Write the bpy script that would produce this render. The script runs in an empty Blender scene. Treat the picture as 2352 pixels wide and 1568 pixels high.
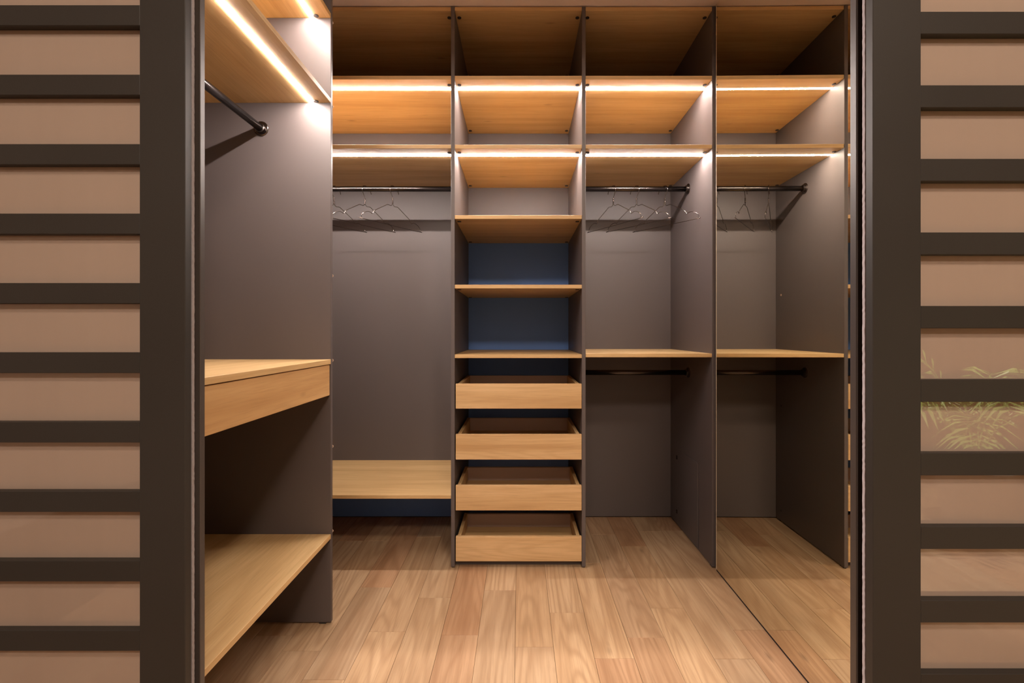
import bpy, bmesh, math, random
from mathutils import Vector, Matrix

random.seed(7)
S = bpy.context.scene
COL = S.collection
PI = math.pi

# ------------------------------------------------------------------ camera, world, exposure
cam_data = bpy.data.cameras.new('camera')
cam_data.sensor_fit = 'HORIZONTAL'
cam_data.sensor_width = 36.0
cam_data.lens = 36.0 * 1125.0 / 2352.0
cam_data.shift_x = -16.0 / 2352.0
cam_data.shift_y = -21.0 / 2352.0
cam_data.clip_start = 0.02
cam_data.clip_end = 60
cam = bpy.data.objects.new('camera', cam_data)
cam.location = (0, 0, 1.011)
cam.rotation_euler = (PI / 2, 0, 0)
COL.objects.link(cam)
S.camera = cam

w = bpy.data.worlds.new('world')
S.world = w
w.use_nodes = True
w.node_tree.nodes['Background'].inputs['Color'].default_value = (1.0, 0.86, 0.74, 1)
w.node_tree.nodes['Background'].inputs['Strength'].default_value = 0.05

S.view_settings.view_transform = 'Standard'
S.view_settings.look = 'None'
S.view_settings.exposure = 0.0
S.view_settings.gamma = 1.0
S.view_settings.use_curve_mapping = False
S.cycles.max_bounces = 14
S.cycles.diffuse_bounces = 8
S.cycles.glossy_bounces = 6

LED_STRENGTH = 395.0
LED_COLOUR = (1.0, 0.87, 0.80)
LAMP_POWER = 50.0
LAMP_SOFT = 0.20
PALM_FILL_POWER = 900.0
HALL_FILL_POWER = 95.0
HALL_FILL = (-0.10, -1.90)


def area_light(name, loc, target, size, power, colour, size_y=None):
    d = bpy.data.lights.new(name, 'AREA')
    d.energy = power
    d.color = colour
    d.size = size
    if size_y:
        d.shape = 'RECTANGLE'
        d.size_y = size_y
    else:
        d.shape = 'DISK'
    o = bpy.data.objects.new(name, d)
    o.location = loc
    o.rotation_euler = (Vector(target) - Vector(loc)).to_track_quat('-Z', 'Y').to_euler()
    COL.objects.link(o)
    return o


# ceiling light in front of the closet, then a spot added for the palm
LAMPS = [(0.62, -0.90), (2.35, -0.55)]
area_light('downlight_or_fill', (LAMPS[0][0], LAMPS[0][1], 3.005), (0.45, 0.55, 0), LAMP_SOFT * 2, LAMP_POWER, (1.0, 0.83, 0.68))
area_light('hall_fill_light', (HALL_FILL[0], HALL_FILL[1], 3.015), (HALL_FILL[0], HALL_FILL[1] + 0.35, 2.0), 1.15, HALL_FILL_POWER, (1.0, 0.85, 0.72), 0.55)  # unseen soft fill, added to lift the shadows inside the bays
sd = bpy.data.lights.new('downlight_or_fill', 'SPOT')  # added spot, brightens the palm so its reflection shows
sd.energy = PALM_FILL_POWER
sd.color = (1.0, 0.92, 0.78)
sd.spot_size = math.radians(46)
sd.spot_blend = 0.4
sd.shadow_soft_size = 0.05
so = bpy.data.objects.new('downlight_or_fill', sd)
so.location = (LAMPS[1][0], LAMPS[1][1], 3.005)
so.rotation_euler = (Vector((2.36, -0.75, 0)) - Vector(so.location)).to_track_quat('-Z', 'Y').to_euler()
COL.objects.link(so)


# ------------------------------------------------------------------ materials
def new_mat(name):
    m = bpy.data.materials.new(name)
    m.use_nodes = True
    nt = m.node_tree
    b = nt.nodes['Principled BSDF']
    return m, nt, b


def link(nt, a, b):
    nt.links.new(a, b)


def math_node(nt, op, a, b=None, c=None):
    n = nt.nodes.new('ShaderNodeMath')
    n.operation = op
    for i, v in enumerate((a, b, c)):
        if v is None:
            continue
        if isinstance(v, (int, float)):
            n.inputs[i].default_value = v
        else:
            link(nt, v, n.inputs[i])
    return n.outputs[0]


def ramp(nt, fac, stops):
    n = nt.nodes.new('ShaderNodeValToRGB')
    el = n.color_ramp.elements
    el[0].position, el[0].color = stops[0][0], (*stops[0][1], 1)
    el[1].position, el[1].color = stops[-1][0], (*stops[-1][1], 1)
    for p, c in stops[1:-1]:
        e = el.new(p)
        e.color = (*c, 1)
    link(nt, fac, n.inputs[0])
    return n.outputs[0]


def mixc(nt, fac, a, b, mode='MIX'):
    n = nt.nodes.new('ShaderNodeMix')
    n.data_type = 'RGBA'
    n.blend_type = mode
    for sock, v in ((n.inputs[0], fac), (n.inputs[6], a), (n.inputs[7], b)):
        if isinstance(v, (int, float)):
            sock.default_value = v
        elif isinstance(v, tuple):
            sock.default_value = (*v, 1)
        else:
            link(nt, v, sock)
    return n.outputs[2]


def object_coords(nt, spread=23.0):
    tc = nt.nodes.new('ShaderNodeTexCoord')
    oi = nt.nodes.new('ShaderNodeObjectInfo')
    off = nt.nodes.new('ShaderNodeCombineXYZ')
    for i, k in enumerate((spread, spread * 0.71, spread * 1.37)):
        link(nt, math_node(nt, 'MULTIPLY', oi.outputs['Random'], k), off.inputs[i])
    add = nt.nodes.new('ShaderNodeVectorMath')
    add.operation = 'ADD'
    link(nt, tc.outputs['Object'], add.inputs[0])
    link(nt, off.outputs[0], add.inputs[1])
    return add.outputs[0], oi.outputs['Random']


def noise(nt, vec, scale, detail=3.0, rough=0.55, dist=0.0):
    n = nt.nodes.new('ShaderNodeTexNoise')
    n.inputs['Scale'].default_value = scale
    n.inputs['Detail'].default_value = detail
    n.inputs['Roughness'].default_value = rough
    n.inputs['Distortion'].default_value = dist
    link(nt, vec, n.inputs['Vector'])
    return n.outputs['Fac']


def scaled(nt, vec, sc):
    n = nt.nodes.new('ShaderNodeMapping')
    n.inputs['Scale'].default_value = sc
    link(nt, vec, n.inputs['Vector'])
    return n.outputs[0]


def wood(name, axis, light, mid, dark, rough=0.45, vary=None, ring_amt=0.5, knots=True, spec=0.35):
    m, nt, b = new_mat(name)
    vec, rnd = object_coords(nt)

    def ax(along, across):
        v = [across] * 3
        v['XYZ'.index(axis)] = along
        return tuple(v)
    broad = noise(nt, scaled(nt, vec, ax(0.45, 5.0)), 1.0, 2.0, 0.45, 0.3)
    rings = math_node(nt, 'SINE', math_node(nt, 'MULTIPLY', broad, 150.0))
    rings = math_node(nt, 'MULTIPLY_ADD', rings, 0.5, 0.5)
    rings = math_node(nt, 'POWER', rings, 2.2)
    band = noise(nt, scaled(nt, vec, ax(0.9, 16.0)), 1.0, 4.0, 0.6)
    fine = noise(nt, scaled(nt, vec, ax(7.0, 230.0)), 1.0, 3.0, 0.65)
    col = ramp(nt, band, [(0.30, dark), (0.50, mid), (0.70, light)])
    f2 = math_node(nt, 'MULTIPLY', rings, ring_amt)
    col = mixc(nt, f2, col, dark)
    f3 = math_node(nt, 'MULTIPLY', math_node(nt, 'SMOOTH_MIN', math_node(nt, 'MULTIPLY_ADD', fine, 3.4, -1.65), 1.0, 0.1), 0.45)
    f3 = math_node(nt, 'MAXIMUM', f3, 0.0)
    col = mixc(nt, f3, col, tuple(c * 0.72 for c in dark))
    if knots:
        vo = nt.nodes.new('ShaderNodeTexVoronoi')
        vo.inputs['Scale'].default_value = 1.0
        link(nt, scaled(nt, vec, ax(2.6, 7.5)), vo.inputs['Vector'])
        k = math_node(nt, 'MULTIPLY_ADD', vo.outputs['Distance'], -14.0, 1.15)
        k = math_node(nt, 'MAXIMUM', math_node(nt, 'MINIMUM', k, 1.0), 0.0)
        col = mixc(nt, math_node(nt, 'MULTIPLY', k, 0.55), col, tuple(c * 0.42 for c in dark))
    if vary:
        tint = ramp(nt, rnd, [(0.0, vary[0]), (0.35, vary[1]), (0.65, vary[2]), (1.0, vary[3])])
        col = mixc(nt, 1.0, col, tint, 'MULTIPLY')
    link(nt, col, b.inputs['Base Color'])
    b.inputs['Roughness'].default_value = rough
    b.inputs['Specular IOR Level'].default_value = spec
    bump = nt.nodes.new('ShaderNodeBump')
    bump.inputs['Strength'].default_value = 0.12
    bump.inputs['Distance'].default_value = 0.0012
    link(nt, fine, bump.inputs['Height'])
    link(nt, bump.outputs[0], b.inputs['Normal'])
    return m


OAK = dict(light=(0.66, 0.455, 0.225), mid=(0.585, 0.385, 0.178), dark=(0.475, 0.290, 0.122))
M_OAK_X = wood('oak_laminate_across', 'X', **OAK, ring_amt=0.18)
M_OAK_Y = wood('oak_laminate_along', 'Y', **OAK, ring_amt=0.18)
M_OAK_FRONT = wood('oak_drawer_front', 'X', (0.68, 0.465, 0.245), (0.60, 0.39, 0.190), (0.49, 0.295, 0.130), ring_amt=0.30)
M_OAK_FRONT_Y = wood('oak_drawer_front_along', 'Y', (0.62, 0.395, 0.185), (0.54, 0.325, 0.140), (0.44, 0.245, 0.098), ring_amt=0.30)
M_PLANK = wood('oak_floor_plank', 'Y', (0.535, 0.388, 0.248), (0.45, 0.310, 0.188), (0.33, 0.205, 0.115), rough=0.42,
               vary=((0.95, 0.80, 0.72), (1.0, 1.0, 1.0), (1.10, 1.05, 0.98), (0.93, 0.94, 0.98)), ring_amt=0.55)


def laminate(name, colour, rough=0.42, speck=0.06, spec=0.4):
    m, nt, b = new_mat(name)
    vec, rnd = object_coords(nt)
    n = noise(nt, vec, 700.0, 2.0, 0.6)
    big = noise(nt, vec, 3.0, 3.0, 0.5)
    f = math_node(nt, 'ADD', math_node(nt, 'MULTIPLY', n, speck), math_node(nt, 'MULTIPLY', big, speck))
    col = mixc(nt, f, colour, tuple(min(1, c * 2.2 + 0.01) for c in colour))
    link(nt, col, b.inputs['Base Color'])
    r = math_node(nt, 'MULTIPLY_ADD', big, 0.12, rough - 0.06)
    link(nt, r, b.inputs['Roughness'])
    b.inputs['Specular IOR Level'].default_value = spec
    return m


M_GREY = laminate('anthracite_laminate', (0.098, 0.080, 0.077), 0.45)
M_TAUPE = laminate('taupe_drawer_back', (0.44, 0.345, 0.30), 0.5)
M_BLUE_CAST = laminate('back_board_blue_cast', (0.13, 0.27, 0.70), 0.5)  # blue cast of the dim lower bays, put into the board colour
M_EDGE = laminate('anthracite_edge_band', (0.105, 0.085, 0.088), 0.35)
M_DOOR = laminate('dark_bronze_powder_coat', (0.024, 0.0205, 0.0175), 0.5, speck=0.22, spec=0.35)
M_JAMB = laminate('dark_bronze_anodised', (0.058, 0.047, 0.043), 0.38, speck=0.1, spec=0.5)
M_BRUSH = laminate('grey_pile_brush', (0.30, 0.28, 0.30), 0.9, speck=0.5, spec=0.1)
M_PILE_AND_GAP = laminate('black_pile_and_gap_shade', (0.025, 0.019, 0.016), 0.95, speck=0.4, spec=0.1)  # jamb pile; also the painted shade in the gap under the mirror
M_PLASTER = laminate('warm_plaster', (0.52, 0.43, 0.37), 0.85, speck=0.02, spec=0.1)
M_CEIL = laminate('closet_ceiling_paint', (0.66, 0.55, 0.50), 0.85, speck=0.02, spec=0.1)
M_SUBFLOOR = laminate('dark_joint', (0.10, 0.055, 0.028), 0.9, speck=0.05, spec=0.05)
M_CAP = laminate('dark_fitting_plastic', (0.030, 0.026, 0.024), 0.4, speck=0.02)
M_SCREW = laminate('brass_screw_cap', (0.55, 0.38, 0.27), 0.4, speck=0.02)
M_CURTAIN = laminate('sand_curtain_cloth', (0.46, 0.34, 0.25), 0.9, speck=0.05, spec=0.1)
M_POT = laminate('pale_clay_pot', (0.45, 0.38, 0.32), 0.7, speck=0.1)
M_SOIL = laminate('potting_soil', (0.03, 0.02, 0.014), 0.95, speck=0.5)


def metal(name, colour, rough):
    m, nt, b = new_mat(name)
    b.inputs['Metallic'].default_value = 1.0
    vec, rnd = object_coords(nt)
    n = noise(nt, vec, 60.0, 2.0)
    link(nt, mixc(nt, math_node(nt, 'MULTIPLY', n, 0.2), colour, tuple(c * 0.8 for c in colour)), b.inputs['Base Color'])
    b.inputs['Roughness'].default_value = rough
    return m


M_CHROME = metal('chrome_wire', (0.20, 0.17, 0.16), 0.16)
M_RAIL = metal('black_nickel_rail', (0.085, 0.074, 0.070), 0.24)
M_FLANGE = metal('black_nickel_socket', (0.13, 0.11, 0.10), 0.25)
M_MIRROR = metal('mirror_silver', (0.90, 0.865, 0.74), 0.0)
M_MIRROR.node_tree.nodes['Principled BSDF'].inputs['Roughness'].default_value = 0.0

M_LED, nt, b = new_mat('led_diffuser')
b.inputs['Base Color'].default_value = (0.9, 0.85, 0.82, 1)
b.inputs['Emission Color'].default_value = (*LED_COLOUR, 1)
b.inputs['Emission Strength'].default_value = LED_STRENGTH

M_LAMP, nt, b = new_mat('downlight_lens')
b.inputs['Emission Color'].default_value = (1.0, 0.85, 0.7, 1)
b.inputs['Emission Strength'].default_value = 4.0

# back-painted glass: beige lacquer below a clear coat of glass
M_PANE, nt, b = new_mat('back_painted_beige_glass')
vec, rnd = object_coords(nt)
streak = noise(nt, scaled(nt, vec, (14.0, 1.0, 0.6)), 1.0, 3.0)
link(nt, mixc(nt, streak, (0.350, 0.262, 0.207), (0.39, 0.298, 0.238)), b.inputs['Base Color'])
b.inputs['Roughness'].default_value = 0.75
b.inputs['Specular IOR Level'].default_value = 0.0
b.inputs['Coat Weight'].default_value = 1.0
b.inputs['Coat Roughness'].default_value = 0.008
b.inputs['Coat IOR'].default_value = 1.75

M_LEAF, nt, b = new_mat('palm_leaf')
vec, rnd = object_coords(nt)
link(nt, mixc(nt, noise(nt, vec, 9.0, 2.0), (0.16, 0.30, 0.05), (0.42, 0.58, 0.14)), b.inputs['Base Color'])
b.inputs['Roughness'].default_value = 0.4


# ------------------------------------------------------------------ mesh helpers
def thing(name, label, cat, loc, group=None, kind=None):
    o = bpy.data.objects.new(name, None)
    o.empty_display_size = 0.1
    o.location = loc
    COL.objects.link(o)
    if label:
        o['label'] = label
    if cat:
        o['category'] = cat
    if group:
        o['group'] = group
    if kind:
        o['kind'] = kind
    return o


def world_loc(o):
    v = Vector((0, 0, 0))
    while o is not None:
        v += o.location
        o = o.parent
    return v


def place(o, parent, centre):
    if parent is not None:
        o.parent = parent
        o.location = Vector(centre) - world_loc(parent)
    else:
        o.location = centre
    COL.objects.link(o)
    return o


def part_empty(name, parent, centre):
    return place(bpy.data.objects.new(name, None), parent, centre)


def from_bm(name, bm, mat, parent=None, centre=(0, 0, 0), smooth=False):
    me = bpy.data.meshes.new(name)
    bm.normal_update()
    bm.to_mesh(me)
    bm.free()
    if smooth:
        for p in me.polygons:
            p.use_smooth = True
    me.materials.append(mat)
    return place(bpy.data.objects.new(name, me), parent, centre)


def box_bm(dx, dy, dz, bevel=0.0):
    bm = bmesh.new()
    bmesh.ops.create_cube(bm, size=1.0, matrix=Matrix.Diagonal((dx, dy, dz, 1)))
    if bevel:
        bmesh.ops.bevel(bm, geom=bm.edges[:], offset=bevel, segments=1, profile=0.5, affect='EDGES')
    return bm


def box(name, lo, hi, mat, parent=None, bevel=0.0008):
    c = [(a + b_) / 2 for a, b_ in zip(lo, hi)]
    d = [b_ - a for a, b_ in zip(lo, hi)]
    return from_bm(name, box_bm(*d, bevel), mat, parent, c)


def structure(name, lo, hi, mat, parent=None):
    o = box(name, lo, hi, mat, parent, 0)
    if parent is None:
        o['kind'] = 'structure'
    return o


def smooth_path(pts, n=5):
    P = [Vector(p) for p in pts]
    out = []
    for i in range(len(P) - 1):
        p0, p1, p2, p3 = P[max(i - 1, 0)], P[i], P[i + 1], P[min(i + 2, len(P) - 1)]
        for k in range(n):
            t = k / n
            out.append(0.5 * ((2 * p1) + (p2 - p0) * t + (2 * p0 - 5 * p1 + 4 * p2 - p3) * t * t + (3 * p1 - p0 - 3 * p2 + p3) * t ** 3))
    out.append(P[-1])
    return out


def add_tube(bm, pts, r, sides=8, closed=False):
    pts = [Vector(p) for p in pts]
    n = len(pts)
    rings = []
    up = None
    for i, p in enumerate(pts):
        a = pts[(i - 1) % n] if (closed or i > 0) else p
        c = pts[(i + 1) % n] if (closed or i < n - 1) else p
        t = (c - a).normalized()
        if up is None:
            up = t.orthogonal().normalized()
        up = (up - t * up.dot(t)).normalized()
        s = t.cross(up)
        rr = r[i] if isinstance(r, (list, tuple)) else r
        rings.append([bm.verts.new(p + (up * math.cos(2 * PI * k / sides) + s * math.sin(2 * PI * k / sides)) * rr) for k in range(sides)])
    m = n if closed else n - 1
    for i in range(m):
        A, B = rings[i], rings[(i + 1) % n]
        for k in range(sides):
            bm.faces.new((A[k], A[(k + 1) % sides], B[(k + 1) % sides], B[k]))
    if not closed:
        bm.faces.new(rings[0][::-1])
        bm.faces.new(rings[-1])


def add_lathe(bm, profile, axis='Z', seg=24, offset=(0, 0, 0)):
    """profile: list of (r, h) from bottom to top, closed by caps where r > 0 ends."""
    off = Vector(offset)
    rows = []
    for r, h in profile:
        row = []
        for k in range(seg):
            a = 2 * PI * k / seg
            if axis == 'Z':
                v = (r * math.cos(a), r * math.sin(a), h)
            elif axis == 'X':
                v = (h, r * math.cos(a), r * math.sin(a))
            else:
                v = (r * math.sin(a), h, r * math.cos(a))
            row.append(bm.verts.new(off + Vector(v)))
        rows.append(row)
    for A, B in zip(rows, rows[1:]):
        for k in range(seg):
            bm.faces.new((A[k], A[(k + 1) % seg], B[(k + 1) % seg], B[k]))
    bm.faces.new(rows[0][::-1])
    bm.faces.new(rows[-1])


def disc(name, r, h, axis, mat, parent, centre, seg=20):
    bm = bmesh.new()
    add_lathe(bm, [(r, -h / 2), (r, h / 2 - 0.0006), (r - 0.0006, h / 2)], axis, seg)
    bmesh.ops.recalc_face_normals(bm, faces=bm.faces[:])
    return from_bm(name, bm, mat, parent, centre)


def copy_tree(o, parent=None):
    c = o.copy()
    COL.objects.link(c)
    if parent is not None:
        c.parent = parent
    for ch in list(o.children):
        copy_tree(ch, c)
    return c


# ------------------------------------------------------------------ room shell
YF, YB = 2.10, 2.68            # front and back planes of the wardrobe run
CEIL = 2.412
structure('wall_back', (-1.35, YB + 0.012, 0), (1.0, YB + 0.10, 2.6), M_PLASTER)
structure('wall_left', (-1.35, 0.95, 0), (-1.25, YB + 0.012, CEIL), M_PLASTER)
structure('wall_right', (0.8605, 0.95, 0), (1.0, YB + 0.012, CEIL), M_PLASTER)
structure('ceiling', (-1.35, 0.95, CEIL), (1.0, YB + 0.012, CEIL + 0.1), M_CEIL)
# partition the sliding doors hang on
structure('wall_front_left', (-2.60, 0.9475, 0), (-0.640, 0.985, CEIL), M_PLASTER)
structure('wall_front_right', (0.680, 0.9475, 0), (3.40, 0.985, CEIL), M_PLASTER)
structure('wall_front', (-2.60, 0.9325, CEIL), (3.40, 0.985, 3.05), M_PLASTER)
# the room the photograph is taken from
structure('wall_rear', (-2.60, -2.70, 0), (3.40, -2.60, 3.05), M_PLASTER)
structure('wall_far_left', (-2.70, -2.60, 0), (-2.60, 0.985, 3.05), M_PLASTER)
structure('wall_far_right', (3.40, -2.60, 0), (3.50, 0.985, 3.05), M_PLASTER)
structure('ceiling_hall', (-2.70, -2.70, 3.05), (3.50, 0.985, 3.12), M_PLASTER)

floor = structure('floor', (-2.70, -2.70, -0.06), (3.50, YB + 0.10, -0.0025), M_SUBFLOOR)

# floor boards: columns 123.5 mm wide, end joints where the photograph has them
PW, X0 = 0.1235, -0.0125
JOINTS = {0: [1.575], 1: [1.767], 3: [1.623, 2.451], 4: [1.796, 2.318], 5: [2.489], -1: [1.921], -5: [1.943, 1.426],
          -3: [1.866], -4: [1.655], -7: [1.635], 6: [1.664]}
rp = random.Random(11)
for k in range(-13, 22):
    xa, xb = X0 + k * PW, X0 + (k + 1) * PW
    inside = xa > -1.27 and xb < 0.87
    y_end = 2.685 if inside else 0.945
    js = list(JOINTS.get(k, []))
    if not js:
        js = [1.5 + 0.55 * rp.random()] if inside else [0.2 + 0.5 * rp.random()]
    y = min(js)
    while y > -1.3:
        y -= 0.62 + 0.55 * rp.random()
        js.append(y)
    y = max(js)
    while y < y_end - 0.35:
        y += 0.62 + 0.45 * rp.random()
        if y < y_end - 0.15:
            js.append(y)
    js = sorted(set([max(j, -1.9) for j in js] + [y_end]))
    for ya, yb in zip(js, js[1:]):
        if yb - ya < 0.04 or yb > y_end + 1e-6:
            continue
        dz = rp.uniform(-0.0003, 0.0)
        box('plank', (xa + 0.0004, ya + 0.0004, -0.0024), (xb - 0.0004, yb - 0.0004, dz), M_PLANK, floor, 0.0006)

# ------------------------------------------------------------------ door frame and sliding doors
lj = box('trim_1', (-0.640, 0.932, 0), (-0.6064, 0.946, CEIL), M_JAMB, None, 0.001)
lj['kind'] = 'structure'
box('velvet_seal', (-0.6165, 0.9295, 0.002), (-0.6075, 0.932, CEIL - 0.002), M_PILE_AND_GAP, lj, 0)
rj = box('trim_2', (0.6420, 0.932, 0), (0.6800, 0.950, CEIL), M_JAMB, None, 0.001)
rj['kind'] = 'structure'
box('velvet_seal', (0.6430, 0.9290, 0.002), (0.6530, 0.932, CEIL - 0.002), M_PILE_AND_GAP, rj, 0)


def brush_strip(parent, x, y, z0, z1, w, rnd):
    """Fuzzy pile strip: many short uneven tufts along one vertical edge."""
    bm = bmesh.new()
    n = 500
    prev = None
    for i in range(n + 1):
        z = z0 + (z1 - z0) * i / n
        dx = rnd.uniform(-0.00035, 0.00035)
        dy = rnd.uniform(-0.0008, 0.0004)
        row = [bm.verts.new((x - w / 2 + dx, y + 0.006, z)), bm.verts.new((x - w / 2 + dx, y + dy, z)),
               bm.verts.new((x + w / 2 + dx, y + dy, z)), bm.verts.new((x + w / 2 + dx, y + 0.006, z))]
        if prev:
            for a in range(4):
                bm.faces.new((prev[a], prev[(a + 1) % 4], row[(a + 1) % 4], row[a]))
        else:
            bm.faces.new(row[::-1])
        prev = row
    bm.faces.new(prev)
    bmesh.ops.recalc_face_normals(bm, faces=bm.faces[:])
    return from_bm('brush_seal', bm, M_BRUSH, parent, (0, 0, 0))


rb = random.Random(3)


def sliding_door(name, x_in, x_out, y, z_first, pitch, slat_h, lead):
    """lead: +1 when the leading stile is on the right side of the leaf, -1 when on the left."""
    xa, xb = min(x_in, x_out), max(x_in, x_out)
    root = thing(name, None, None, ((xa + xb) / 2, y, 0.006), kind='structure')
    z0, z1 = 0.006, CEIL - 0.012
    sw = 0.084
    box('stile', (xa, y, z0), (xa + sw, y + 0.018, z1), M_DOOR, root, 0.0012)
    box('stile', (xb - sw, y, z0), (xb, y + 0.018, z1), M_DOOR, root, 0.0012)
    ia, ib = xa + sw, xb - sw
    box('rail', (ia, y, z0), (ib, y + 0.0155, z0 + 0.10), M_DOOR, root, 0.001)
    box('rail', (ia, y, z1 - 0.08), (ib, y + 0.0155, z1), M_DOOR, root, 0.001)
    box('pane', (ia - 0.006, y + 0.0158, z0 + 0.02), (ib + 0.006, y + 0.0215, z1 - 0.02), M_PANE, root, 0)
    z = z_first
    while z + pitch < z1 - 0.10:
        z += pitch
    first = None
    while z - slat_h > z0 + 0.115:
        if first is None:
            first = box('slat', (ia - 0.0005, y + 0.0003, z - slat_h), (ib + 0.0005, y + 0.0156, z), M_DOOR, root, 0.0008)
        else:
            s = first.copy()
            COL.objects.link(s)
            s.location.z = z - slat_h / 2 - root.location.z
        z -= pitch
    # brush along the leading edge, on the closet side
    xe = x_in
    brush_strip(root, xe - lead * 0.004, y + 0.0225, z0, z1, 0.005, rb)
    return root


sliding_door('door_1', -0.6136, -1.55, 0.900, 1.6126, 0.12772, 0.0378, +1)
sliding_door('door_2', 0.6150, 1.62, 0.851, 1.5685, 0.12790, 0.0388, -1)

# ------------------------------------------------------------------ wardrobe parts
T = 0.016


def cam_cover(parent, x, y, z):
    disc('fitting_cover', 0.0085, 0.003, 'Z', M_CAP, parent, (x, y, z - 0.0014), 16)


def shelf(parent, x0, x1, z_top, y0=YF + 0.002, y1=YB - 0.004, led=False, mat=None, covers=True, name='shelf'):
    s = box(name, (x0, y0, z_top - T), (x1, y1, z_top), mat or M_OAK_X, parent, 0.0008)
    if led:
        bm = bmesh.new()
        # shallow trapezoid diffuser standing 4 mm proud of the underside
        L = x1 - x0 - 0.001
        sec = [(-0.0055, 0.0002), (-0.0042, -0.0018), (0.0042, -0.0018), (0.0055, 0.0002)]
        A = [bm.verts.new((-L / 2, a, c)) for a, c in sec]
        B = [bm.verts.new((L / 2, a, c)) for a, c in sec]
        for i in range(4):
            bm.faces.new((A[i], A[(i + 1) % 4], B[(i + 1) % 4], B[i]))
        bm.faces.new(A[::-1])
        bm.faces.new(B)
        bmesh.ops.recalc_face_normals(bm, faces=bm.faces[:])
        from_bm('light_strip', bm, M_LED, s, ((x0 + x1) / 2, YF + 0.087, z_top - T))
    if covers:
        for x in (x0 + 0.014, x1 - 0.014):
            cam_cover(s, x, YF + 0.048, z_top - T)
            cam_cover(s, x, YB - 0.045, z_top - T)
    return s


def rail_socket(parent, x, y, z, axis, sgn):
    """Round socket with three screws; sgn: direction in which it faces along axis."""
    bm = bmesh.new()
    prof = [(0.0255, 0.0), (0.0255, 0.003), (0.0235, 0.0048), (0.0175, 0.0052), (0.0172, 0.014), (0.0140, 0.0155)]
    add_lathe(bm, [(r, h * sgn) for r, h in prof], axis, 28)
    bmesh.ops.recalc_face_normals(bm, faces=bm.faces[:])
    s = from_bm('rail_socket', bm, M_FLANGE, parent, (x, y, z))
    return s


def socket_screws(parent, x, y, z, axis, sgn):
    for k in range(3):
        a = PI / 2 + 2 * PI * k / 3
        if axis == 'X':
            c = (x + sgn * 0.0052, y + 0.0208 * math.cos(a), z + 0.0208 * math.sin(a))
        else:
            c = (x + 0.0208 * math.cos(a), y + sgn * 0.0052, z + 0.0208 * math.sin(a))
        disc('screw', 0.0028, 0.0018, axis, M_CHROME, parent, c, 10)


def rail(parent, p0, p1, axis, r=0.0125):
    bm = bmesh.new()
    c = (Vector(p0) + Vector(p1)) / 2
    L = (Vector(p1) - Vector(p0)).length
    add_lathe(bm, [(r, -L / 2), (r, L / 2)], axis, 28)
    bmesh.ops.recalc_face_normals(bm, faces=bm.faces[:])
    o = from_bm('hanging_rail', bm, M_RAIL, parent, c, True)
    for p, sgn in ((p0, 1), (p1, -1)):
        rail_socket(o, p[0], p[1], p[2], axis, sgn)
        socket_screws(o, p[0], p[1], p[2], axis, sgn)
    return o


def upright(parent, x0, x1, name, y0=YF, y1=YB, z1=2.4085):
    p = box(name, (x0, y0, 0.006), (x1, y1, z1), M_GREY, parent, 0.001)
    for y in (y0 + 0.02, y1 - 0.03):
        box('foot', ((x0 + x1) / 2 - 0.006, y - 0.012, 0.0), ((x0 + x1) / 2 + 0.006, y + 0.012, 0.0065), M_CAP, p, 0)
    return p


XL, D1A, D1B, D2A, D2B, XRA, XRB = -1.232, -0.2915, -0.2755, 0.2700, 0.2860, 0.8285, 0.8445
Z_TOP, Z_S2, Z_S3, Z_S4, Z_S5, Z_S6 = 2.407, 2.112, 1.816, 1.5135, 1.2155, 0.9165
Y_ROD, Z_ROD = 2.396, 1.712

# --- left bay
bay_l = thing('hanging_wardrobe', 'wide anthracite wardrobe bay with one hanging rail and a low oak bench shelf',
              'wardrobe', (-0.76, 2.39, 0))
box('back_panel', (XL, YB - 0.004, 0.312), (D1A, YB + 0.004, 2.4085), M_GREY, bay_l, 0)
bl = box('back_panel', (XL, YB - 0.004, 0.006), (D1A, YB + 0.004, 0.312), M_BLUE_CAST, bay_l, 0)
bl['label'] = 'lower back board with a blue light cast in its colour'
upright(bay_l, XL - T, XL, 'side_panel')
shelf(bay_l, XL, D1A, Z_TOP)
shelf(bay_l, XL, D1A, Z_S2, led=True)
shelf(bay_l, XL, D1A, Z_S3, led=True)
shelf(bay_l, XL, D1A, 0.313, covers=False)
rail(bay_l, (XL, Y_ROD, Z_ROD), (D1A, Y_ROD, Z_ROD), 'X')

# --- middle drawer tower
tower = thing('drawer_tower', 'narrow middle wardrobe tower with five oak shelves above four open oak drawers',
              'wardrobe', (-0.003, 2.39, 0))
u1 = upright(tower, D1A, D1B, 'side_panel')
u2 = upright(tower, D2A, D2B, 'side_panel')
for z in (1.21, 0.62, 0.062):
    disc('screw_cap', 0.006, 0.0016, 'X', M_SCREW if z > 1 else M_CAP, u2, (D2B + 0.0006, 2.62, z), 12)
box('back_panel', (D1B, YB - 0.004, Z_S4 - T), (D2A, YB + 0.004, 2.4085), M_GREY, tower, 0)
bt = box('back_panel', (D1B, YB - 0.004, 0.006), (D2A, YB + 0.004, Z_S4 - T), M_BLUE_CAST, tower, 0)
bt['label'] = 'back board behind the drawers with a blue light cast in its colour'
shelf(tower, D1B, D2A, Z_TOP)
shelf(tower, D1B, D2A, Z_S2, led=True)
shelf(tower, D1B, D2A, Z_S3, led=True)
shelf(tower, D1B, D2A, Z_S4)
shelf(tower, D1B, D2A, Z_S5)
shelf(tower, D1B, D2A, Z_S6)
box('plinth', (D1B, 2.135, 0.0), (D2A, 2.151, 0.060), M_GREY, tower, 0)


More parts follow.
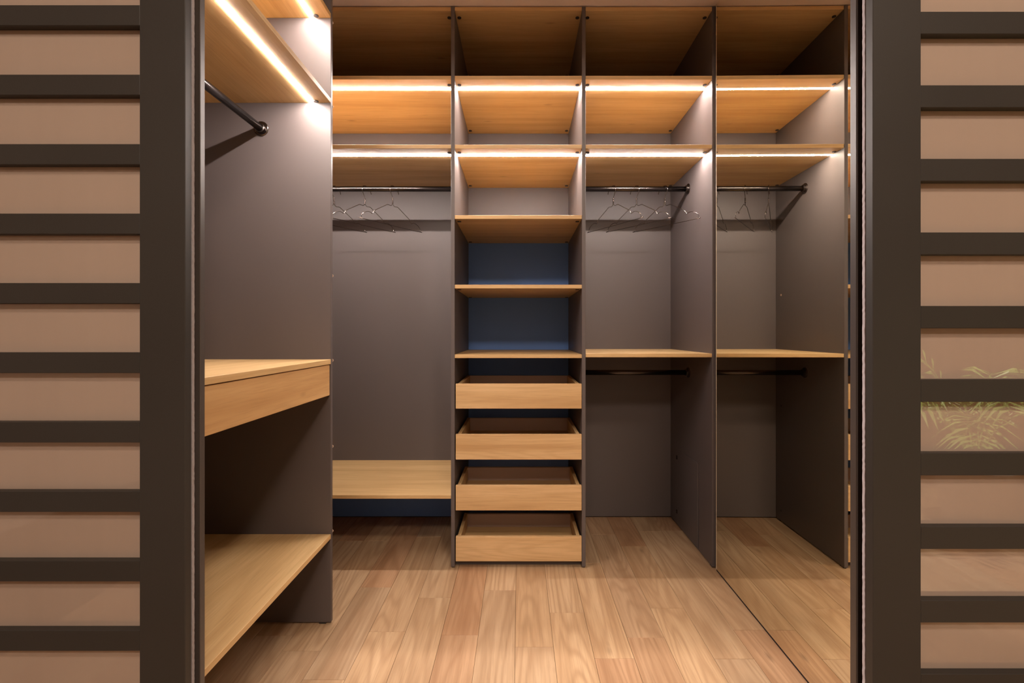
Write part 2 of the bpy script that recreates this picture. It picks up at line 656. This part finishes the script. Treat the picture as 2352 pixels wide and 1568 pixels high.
def drawer(parent, z_bot, z_top, depth):
    xa, xb = D1B + 0.004, D2A - 0.001
    xc = (xa + xb) / 2
    d = part_empty('drawer', parent, (xc, YF, z_bot))
    yf = YF + 0.001
    box('drawer_front', (xa, yf, z_bot), (xb, yf + T, z_top), M_OAK_FRONT, d, 0.0012)
    wo = 0.2635
    zs = z_top - 0.001
    yb = yf + depth
    zb = z_bot + 0.034
    for sx in (-1, 1):
        a, c = xc + sx * wo, xc + sx * (wo - 0.015)
        box('drawer_side', (min(a, c), yf + T, zb), (max(a, c), yb, zs), M_OAK_Y, d, 0.0006)
        # metal runner between drawer side and tower side
        e = xc + sx * (wo + 0.0005)
        f = (D1B + 0.0005) if sx < 0 else (D2A - 0.0005)
        box('runner', (min(e, f), yf + T + 0.01, zb), (max(e, f), yb, zb + 0.022), M_CAP, d, 0)
    box('drawer_back', (xc - wo + 0.015, yb - T, zb), (xc + wo - 0.015, yb, zs), M_TAUPE, d, 0.0006)
    box('drawer_base', (xc - wo + 0.015, yf + T, zb + 0.002), (xc + wo - 0.015, yb - T, zb + 0.010), M_OAK_X, d, 0)
    return d


for zb_, zt_, dp in ((0.6836, 0.7905, 0.42), (0.4650, 0.5735, 0.42), (0.2469, 0.3545, 0.30), (0.0288, 0.1350, 0.28)):
    drawer(tower, zb_, zt_, dp)

# --- right bay
bay_r = thing('hanging_wardrobe', 'anthracite wardrobe bay with two hanging rails and a waist-high shelf beside the mirror',
              'wardrobe', (0.557, 2.39, 0))
box('back_panel', (D2B, YB - 0.004, 0.006), (XRA, YB + 0.004, 2.4085), M_GREY, bay_r, 0)
sp = upright(bay_r, XRA, XRB, 'side_panel')
shelf(bay_r, D2B, XRA, Z_TOP)
shelf(bay_r, D2B, XRA, Z_S2, led=True)
shelf(bay_r, D2B, XRA, Z_S3, led=True)
shelf(bay_r, D2B, XRA, 0.920)
rail(bay_r, (D2B, Y_ROD, Z_ROD), (XRA, Y_ROD, Z_ROD), 'X')
rail(bay_r, (D2B, Y_ROD, 0.815), (XRA, Y_ROD, 0.815), 'X')
cov = box('access_cover', (XRA - 0.004, 2.262, 0.012), (XRA, 2.455, 0.407), M_GREY, bay_r, 0.0015)
for z in (0.356, 0.072):
    hb = box('hinge_plate', (XRA - 0.003, 2.562, z - 0.010), (XRA, 2.574, z + 0.010), M_RAIL, bay_r, 0.0008)
    for dz in (-0.006, 0.006):
        disc('screw', 0.0028, 0.002, 'X', M_CHROME, hb, (XRA - 0.0036, 2.568, z + dz), 10)

# --- left corner unit along the left wall
XU, XW = -0.652, -1.232
YT, YN = 1.698, 1.001
unit = thing('corner_unit', 'left oak shelf unit with a drawer under its worktop and tall dark end panel',
             'shelf unit', (-0.94, 1.35, 0))
ep = box('end_panel', (XW, YT, 0.006), (XU, YT + T, 2.4085), M_GREY, unit, 0.001)
for x in (XU - 0.03, XW + 0.05):
    box('foot', (x - 0.012, YT + 0.002, 0.0), (x + 0.012, YT + T - 0.002, 0.0065), M_CAP, ep, 0)
for z in (2.094, 1.800, 1.209, 0.913, 0.612, 0.316):
    disc('screw_cap', 0.0058, 0.004, 'Y', M_SCREW, ep, (XU - 0.0035, YT + T + 0.001, z), 12)
box('end_panel', (XW, YN - T, 0.006), (XU - 0.004, YN, 2.4085), M_GREY, unit, 0.001)
box('back_panel', (XW - 0.012, YN - T, 0.006), (XW, YT + T, 2.4085), M_GREY, unit, 0)


def unit_shelf(z_top, led, name='shelf', th=T):
    s = box(name, (XW, YN, z_top - th), (XU, YT, z_top), M_OAK_Y, unit, 0.0008)
    if led:
        bm = bmesh.new()
        L = YT - YN - 0.001
        sec = [(-0.0055, 0.0002), (-0.0042, -0.0018), (0.0042, -0.0018), (0.0055, 0.0002)]
        A = [bm.verts.new((a, -L / 2, c)) for a, c in sec]
        B = [bm.verts.new((a, L / 2, c)) for a, c in sec]
        for i in range(4):
            bm.faces.new((A[i], A[(i + 1) % 4], B[(i + 1) % 4], B[i]))
        bm.faces.new(A[::-1])
        bm.faces.new(B)
        bmesh.ops.recalc_face_normals(bm, faces=bm.faces[:])
        from_bm('light_strip', bm, M_LED, s, (-0.717, (YN + YT) / 2, z_top - th))
        for y in (YT - 0.014, YN + 0.014):
            cam_cover(s, XU - 0.046, y, z_top - th)
    return s


unit_shelf(2.116, True)
unit_shelf(1.822, True)
unit_shelf(0.9175, False, 'worktop', 0.0165)
unit_shelf(0.312, False)
ud = part_empty('drawer', unit, (-0.68, 1.35, 0.794))
box('drawer_front', (XU - 0.019, YN + 0.003, 0.7935), (XU - 0.003, YT - 0.0035, 0.8985), M_OAK_FRONT_Y, ud, 0.001)
for y0_ in (YN + 0.014, YT - 0.030):
    box('drawer_side', (XU - 0.47, y0_, 0.815), (XU - 0.019, y0_ + T, 0.890), M_OAK_X, ud, 0.0006)
box('drawer_back', (XU - 0.486, YN + 0.014, 0.815), (XU - 0.47, YT - 0.014, 0.890), M_OAK_Y, ud, 0.0006)
box('drawer_base', (XU - 0.47, YN + 0.030, 0.817), (XU - 0.019, YT - 0.030, 0.825), M_OAK_Y, ud, 0)
rail(unit, (-0.893, YN, 1.716), (-0.893, YT, 1.716), 'Y')

# ------------------------------------------------------------------ wall mirror
mw, mh, mz = 1.072, 2.396, 0.007
al = 0.008
mirror = thing('wall_mirror', 'tall frameless wall mirror on the right, reflecting the wardrobe and the floor', 'mirror',
               (0.8375, 2.078 - mw / 2, 0))
mirror.location.x = 0.8375 - math.sin(al) * mw / 2
mirror.rotation_euler = (0, 0, -al)
M_GLASS_EDGE = laminate('polished_glass_edge', (0.62, 0.52, 0.40), 0.15, speck=0.02, spec=0.8)
mc = mirror.location.copy()
mg = from_bm('mirror_glass', box_bm(0.005, mw, mh, 0.0004), M_MIRROR, mirror, (mc.x + 0.0025, mc.y, mz + mh / 2))
from_bm('polished_edge', box_bm(0.0062, 0.0022, mh, 0.0004), M_GLASS_EDGE, mirror, (mc.x + 0.0022, mc.y + mw / 2 + 0.0011, mz + mh / 2))
from_bm('gap_shadow_strip', box_bm(0.005, mw, mz - 0.0005, 0), M_PILE_AND_GAP, mirror, (mc.x + 0.0030, mc.y, mz / 2))  # dark strip standing in for the shadow in the gap at the floor
from_bm('backing_board', box_bm(0.012, mw - 0.01, mh - 0.02, 0), M_GREY, mirror, (mc.x + 0.0112, mc.y, mz + mh / 2))

# ------------------------------------------------------------------ wire hangers
def make_hanger(name):
    root = bpy.data.objects.new(name, None)
    root.empty_display_size = 0.05
    COL.objects.link(root)
    bm = bmesh.new()
    hook = [(0.0, -0.046), (0.006, -0.032), (0.0135, -0.016), (0.0165, -0.002), (0.011, 0.0115), (-0.001, 0.0152),
            (-0.017, 0.0130), (-0.030, 0.003), (-0.037, -0.009), (-0.039, -0.018)]
    add_tube(bm, smooth_path([(u, 0, z) for u, z in hook], 5), 0.0015, 8)
    from_bm('hook', bm, M_CHROME, root, (0, 0, 0), True)
    bm = bmesh.new()
    tw = [(0.0024 * math.cos(a), 0.0024 * math.sin(a), -0.0445 - 0.027 * a / (8 * PI)) for a in [i * PI / 5 for i in range(41)]]
    add_tube(bm, tw, 0.0013, 6)
    tw2 = [(-x, -y, z) for x, y, z in tw]
    add_tube(bm, tw2, 0.0013, 6)
    from_bm('twisted_neck', bm, M_CHROME, root, (0, 0, 0), True)
    half = [(0.0, -0.0706), (0.006, -0.080), (0.014, -0.0835), (0.032, -0.0825), (0.044, -0.0885), (0.078, -0.108), (0.111, -0.1275),
            (0.119, -0.137), (0.126, -0.1455), (0.133, -0.1435), (0.143, -0.1405), (0.160, -0.1435), (0.178, -0.153), (0.188, -0.164),
            (0.1865, -0.175), (0.176, -0.1790)]
    pts = smooth_path(half, 3) if False else None
    path = [(u, 0, z) for u, z in half] + [(-u, 0, z) for u, z in half[:0:-1]]
    loop = smooth_path(path + [path[0]], 4)
    bm = bmesh.new()
    add_tube(bm, loop, 0.00135, 8)
    from_bm('wire_frame', bm, M_CHROME, root, (0, 0, 0), True)
    return root


hanger = make_hanger('wire_hanger')
# (x on the rail, heading of the near arm measured from -Y, label, group)
HANGERS = [
    (-0.905, -0.56, 'wire hanger nearest the dark end panel, half hidden, on the left bay rail', 'wire hangers in the left bay'),
    (-0.7535, -0.55, 'middle wire hanger of the three on the left bay rail', 'wire hangers in the left bay'),
    (-0.6180, -0.57, 'wire hanger furthest right on the left bay rail', 'wire hangers in the left bay'),
    (0.4615, 0.53, 'wire hanger nearest the drawer tower on the right bay rail', 'wire hangers in the right bay'),
    (0.5750, 0.63, 'middle wire hanger of the three on the right bay rail', 'wire hangers in the right bay'),
    (0.7135, 0.62, 'wire hanger nearest the side panel and rail socket in the right bay', 'wire hangers in the right bay'),
]
for i, (x, a, lab, grp) in enumerate(HANGERS):
    h = hanger if i == 0 else copy_tree(hanger)
    h.location = (x, Y_ROD, Z_ROD)
    h.rotation_euler = (0, 0, -PI / 2 + a)
    h['label'] = lab
    h['category'] = 'hanger'
    h['group'] = grp

# ------------------------------------------------------------------ hall behind the camera, seen in the door glass
for i, (x, y) in enumerate(LAMPS):
    t = thing('ceiling_light_or_fill', ('large round ceiling panel light in front of the closet doors' if i == 0 else
                                    'small round fill spot added on the ceiling to brighten the potted palm'), 'lamp', (x, y, 3.05))
    bm = bmesh.new()
    rr = 0.225 if i == 0 else 0.095
    add_lathe(bm, [(rr, -0.006), (rr, 0.0)], 'Z', 28)
    bmesh.ops.recalc_face_normals(bm, faces=bm.faces[:])
    from_bm('trim_ring', bm, M_DOOR, t, (x, y, 3.05))
    disc('lens', 0.20 if i == 0 else 0.065, 0.004, 'Z', M_LAMP, t, (x, y, 3.042), 28)

t = thing('added_fill_panel', 'rectangular fill panel added on the hall ceiling behind the viewer to lift shadows', 'lamp', (HALL_FILL[0], HALL_FILL[1], 3.05))
box('panel_frame', (HALL_FILL[0] - 0.61, HALL_FILL[1] - 0.31, 3.034), (HALL_FILL[0] + 0.61, HALL_FILL[1] + 0.31, 3.05), M_DOOR, t)
box('diffuser', (HALL_FILL[0] - 0.575, HALL_FILL[1] - 0.275, 3.028), (HALL_FILL[0] + 0.575, HALL_FILL[1] + 0.275, 3.034), M_LAMP, t)

cur = thing('curtain', 'sand coloured pleated curtain reflected in the right door glass', 'curtain', (3.30, -1.2, 0))
bm = bmesh.new()
rc = random.Random(5)
prev = None
N = 150
for i in range(N + 1):
    y = -2.5 + 2.9 * i / N
    ph = i * 0.95 + 0.8 * math.sin(i * 0.31)
    x = 3.32 + 0.045 * math.sin(ph) + 0.012 * math.sin(i * 0.23)
    row = [bm.verts.new((x - 3.30, y + 1.2, 0.02)), bm.verts.new((x - 3.30, y + 1.2, 2.86)),
           bm.verts.new((x - 3.30 + 0.003, y + 1.2, 2.86)), bm.verts.new((x - 3.30 + 0.003, y + 1.2, 0.02))]
    if prev:
        for k in range(4):
            bm.faces.new((prev[k], prev[(k + 1) % 4], row[(k + 1) % 4], row[k]))
    prev = row
bmesh.ops.recalc_face_normals(bm, faces=bm.faces[:])
from_bm('cloth', bm, M_CURTAIN, cur, (3.30, -1.2, 0), True)
bm = bmesh.new()
add_lathe(bm, [(0.014, -1.5), (0.014, 1.5)], 'Y', 16)
bmesh.ops.recalc_face_normals(bm, faces=bm.faces[:])
from_bm('curtain_pole', bm, M_RAIL, cur, (3.32, -1.05, 2.872), True)

palm = thing('potted_palm', 'green potted palm with arching fronds, seen reflected in the right door glass', 'plant', (2.42, -0.87, 0))
bm = bmesh.new()
add_lathe(bm, [(0.13, 0.0), (0.17, 0.26), (0.18, 0.28), (0.18, 0.30), (0.165, 0.30), (0.16, 0.27)], 'Z', 28)
bmesh.ops.recalc_face_normals(bm, faces=bm.faces[:])
from_bm('pot', bm, M_POT, palm, (2.42, -0.87, 0))
disc('soil', 0.158, 0.01, 'Z', M_SOIL, palm, (2.42, -0.87, 0.278), 24)
rq = random.Random(9)
for k in range(20):
    a = 2 * PI * k / 20 * 3 + rq.uniform(-0.2, 0.2)
    L = rq.uniform(0.42, 0.68)
    lift = rq.uniform(0.30, 0.62)
    pts = []
    for i in range(15):
        t = i / 14
        r = L * t ** 1.15
        z = 0.28 + 1.12 * lift * math.sin(min(1.0, t * 1.15) * PI * 0.62) - 0.12 * t * t
        pts.append(Vector((r * math.cos(a), r * math.sin(a), z)))
    bm = bmesh.new()
    add_tube(bm, pts, [0.004 * (1 - 0.8 * i / 14) for i in range(15)], 5)
    for i in range(4, 15):
        d = (pts[i] - pts[i - 1]).normalized()
        side = d.cross(Vector((0, 0, 1))).normalized()
        for sg in (-1, 1):
            ll = 0.17 * math.sin(PI * (i - 2) / 14) + 0.03
            q0 = pts[i]
            q1 = q0 + (side * sg * 0.75 + d * 0.65).normalized() * ll * 0.55 + Vector((0, 0, 0.01))
            q2 = q0 + (side * sg * 0.75 + d * 0.65).normalized() * ll - Vector((0, 0, 0.03))
            wv = d * 0.012
            v = [bm.verts.new(q0 - wv * 0.4), bm.verts.new(q1 - wv), bm.verts.new(q2), bm.verts.new(q1 + wv), bm.verts.new(q1 + Vector((0, 0, 0.004)))]
            bm.faces.new((v[0], v[1], v[4]))
            bm.faces.new((v[0], v[4], v[3]))
            bm.faces.new((v[1], v[2], v[4]))
            bm.faces.new((v[4], v[2], v[3]))
    from_bm('frond', bm, M_LEAF, palm, (2.42, -0.87, 0.0))
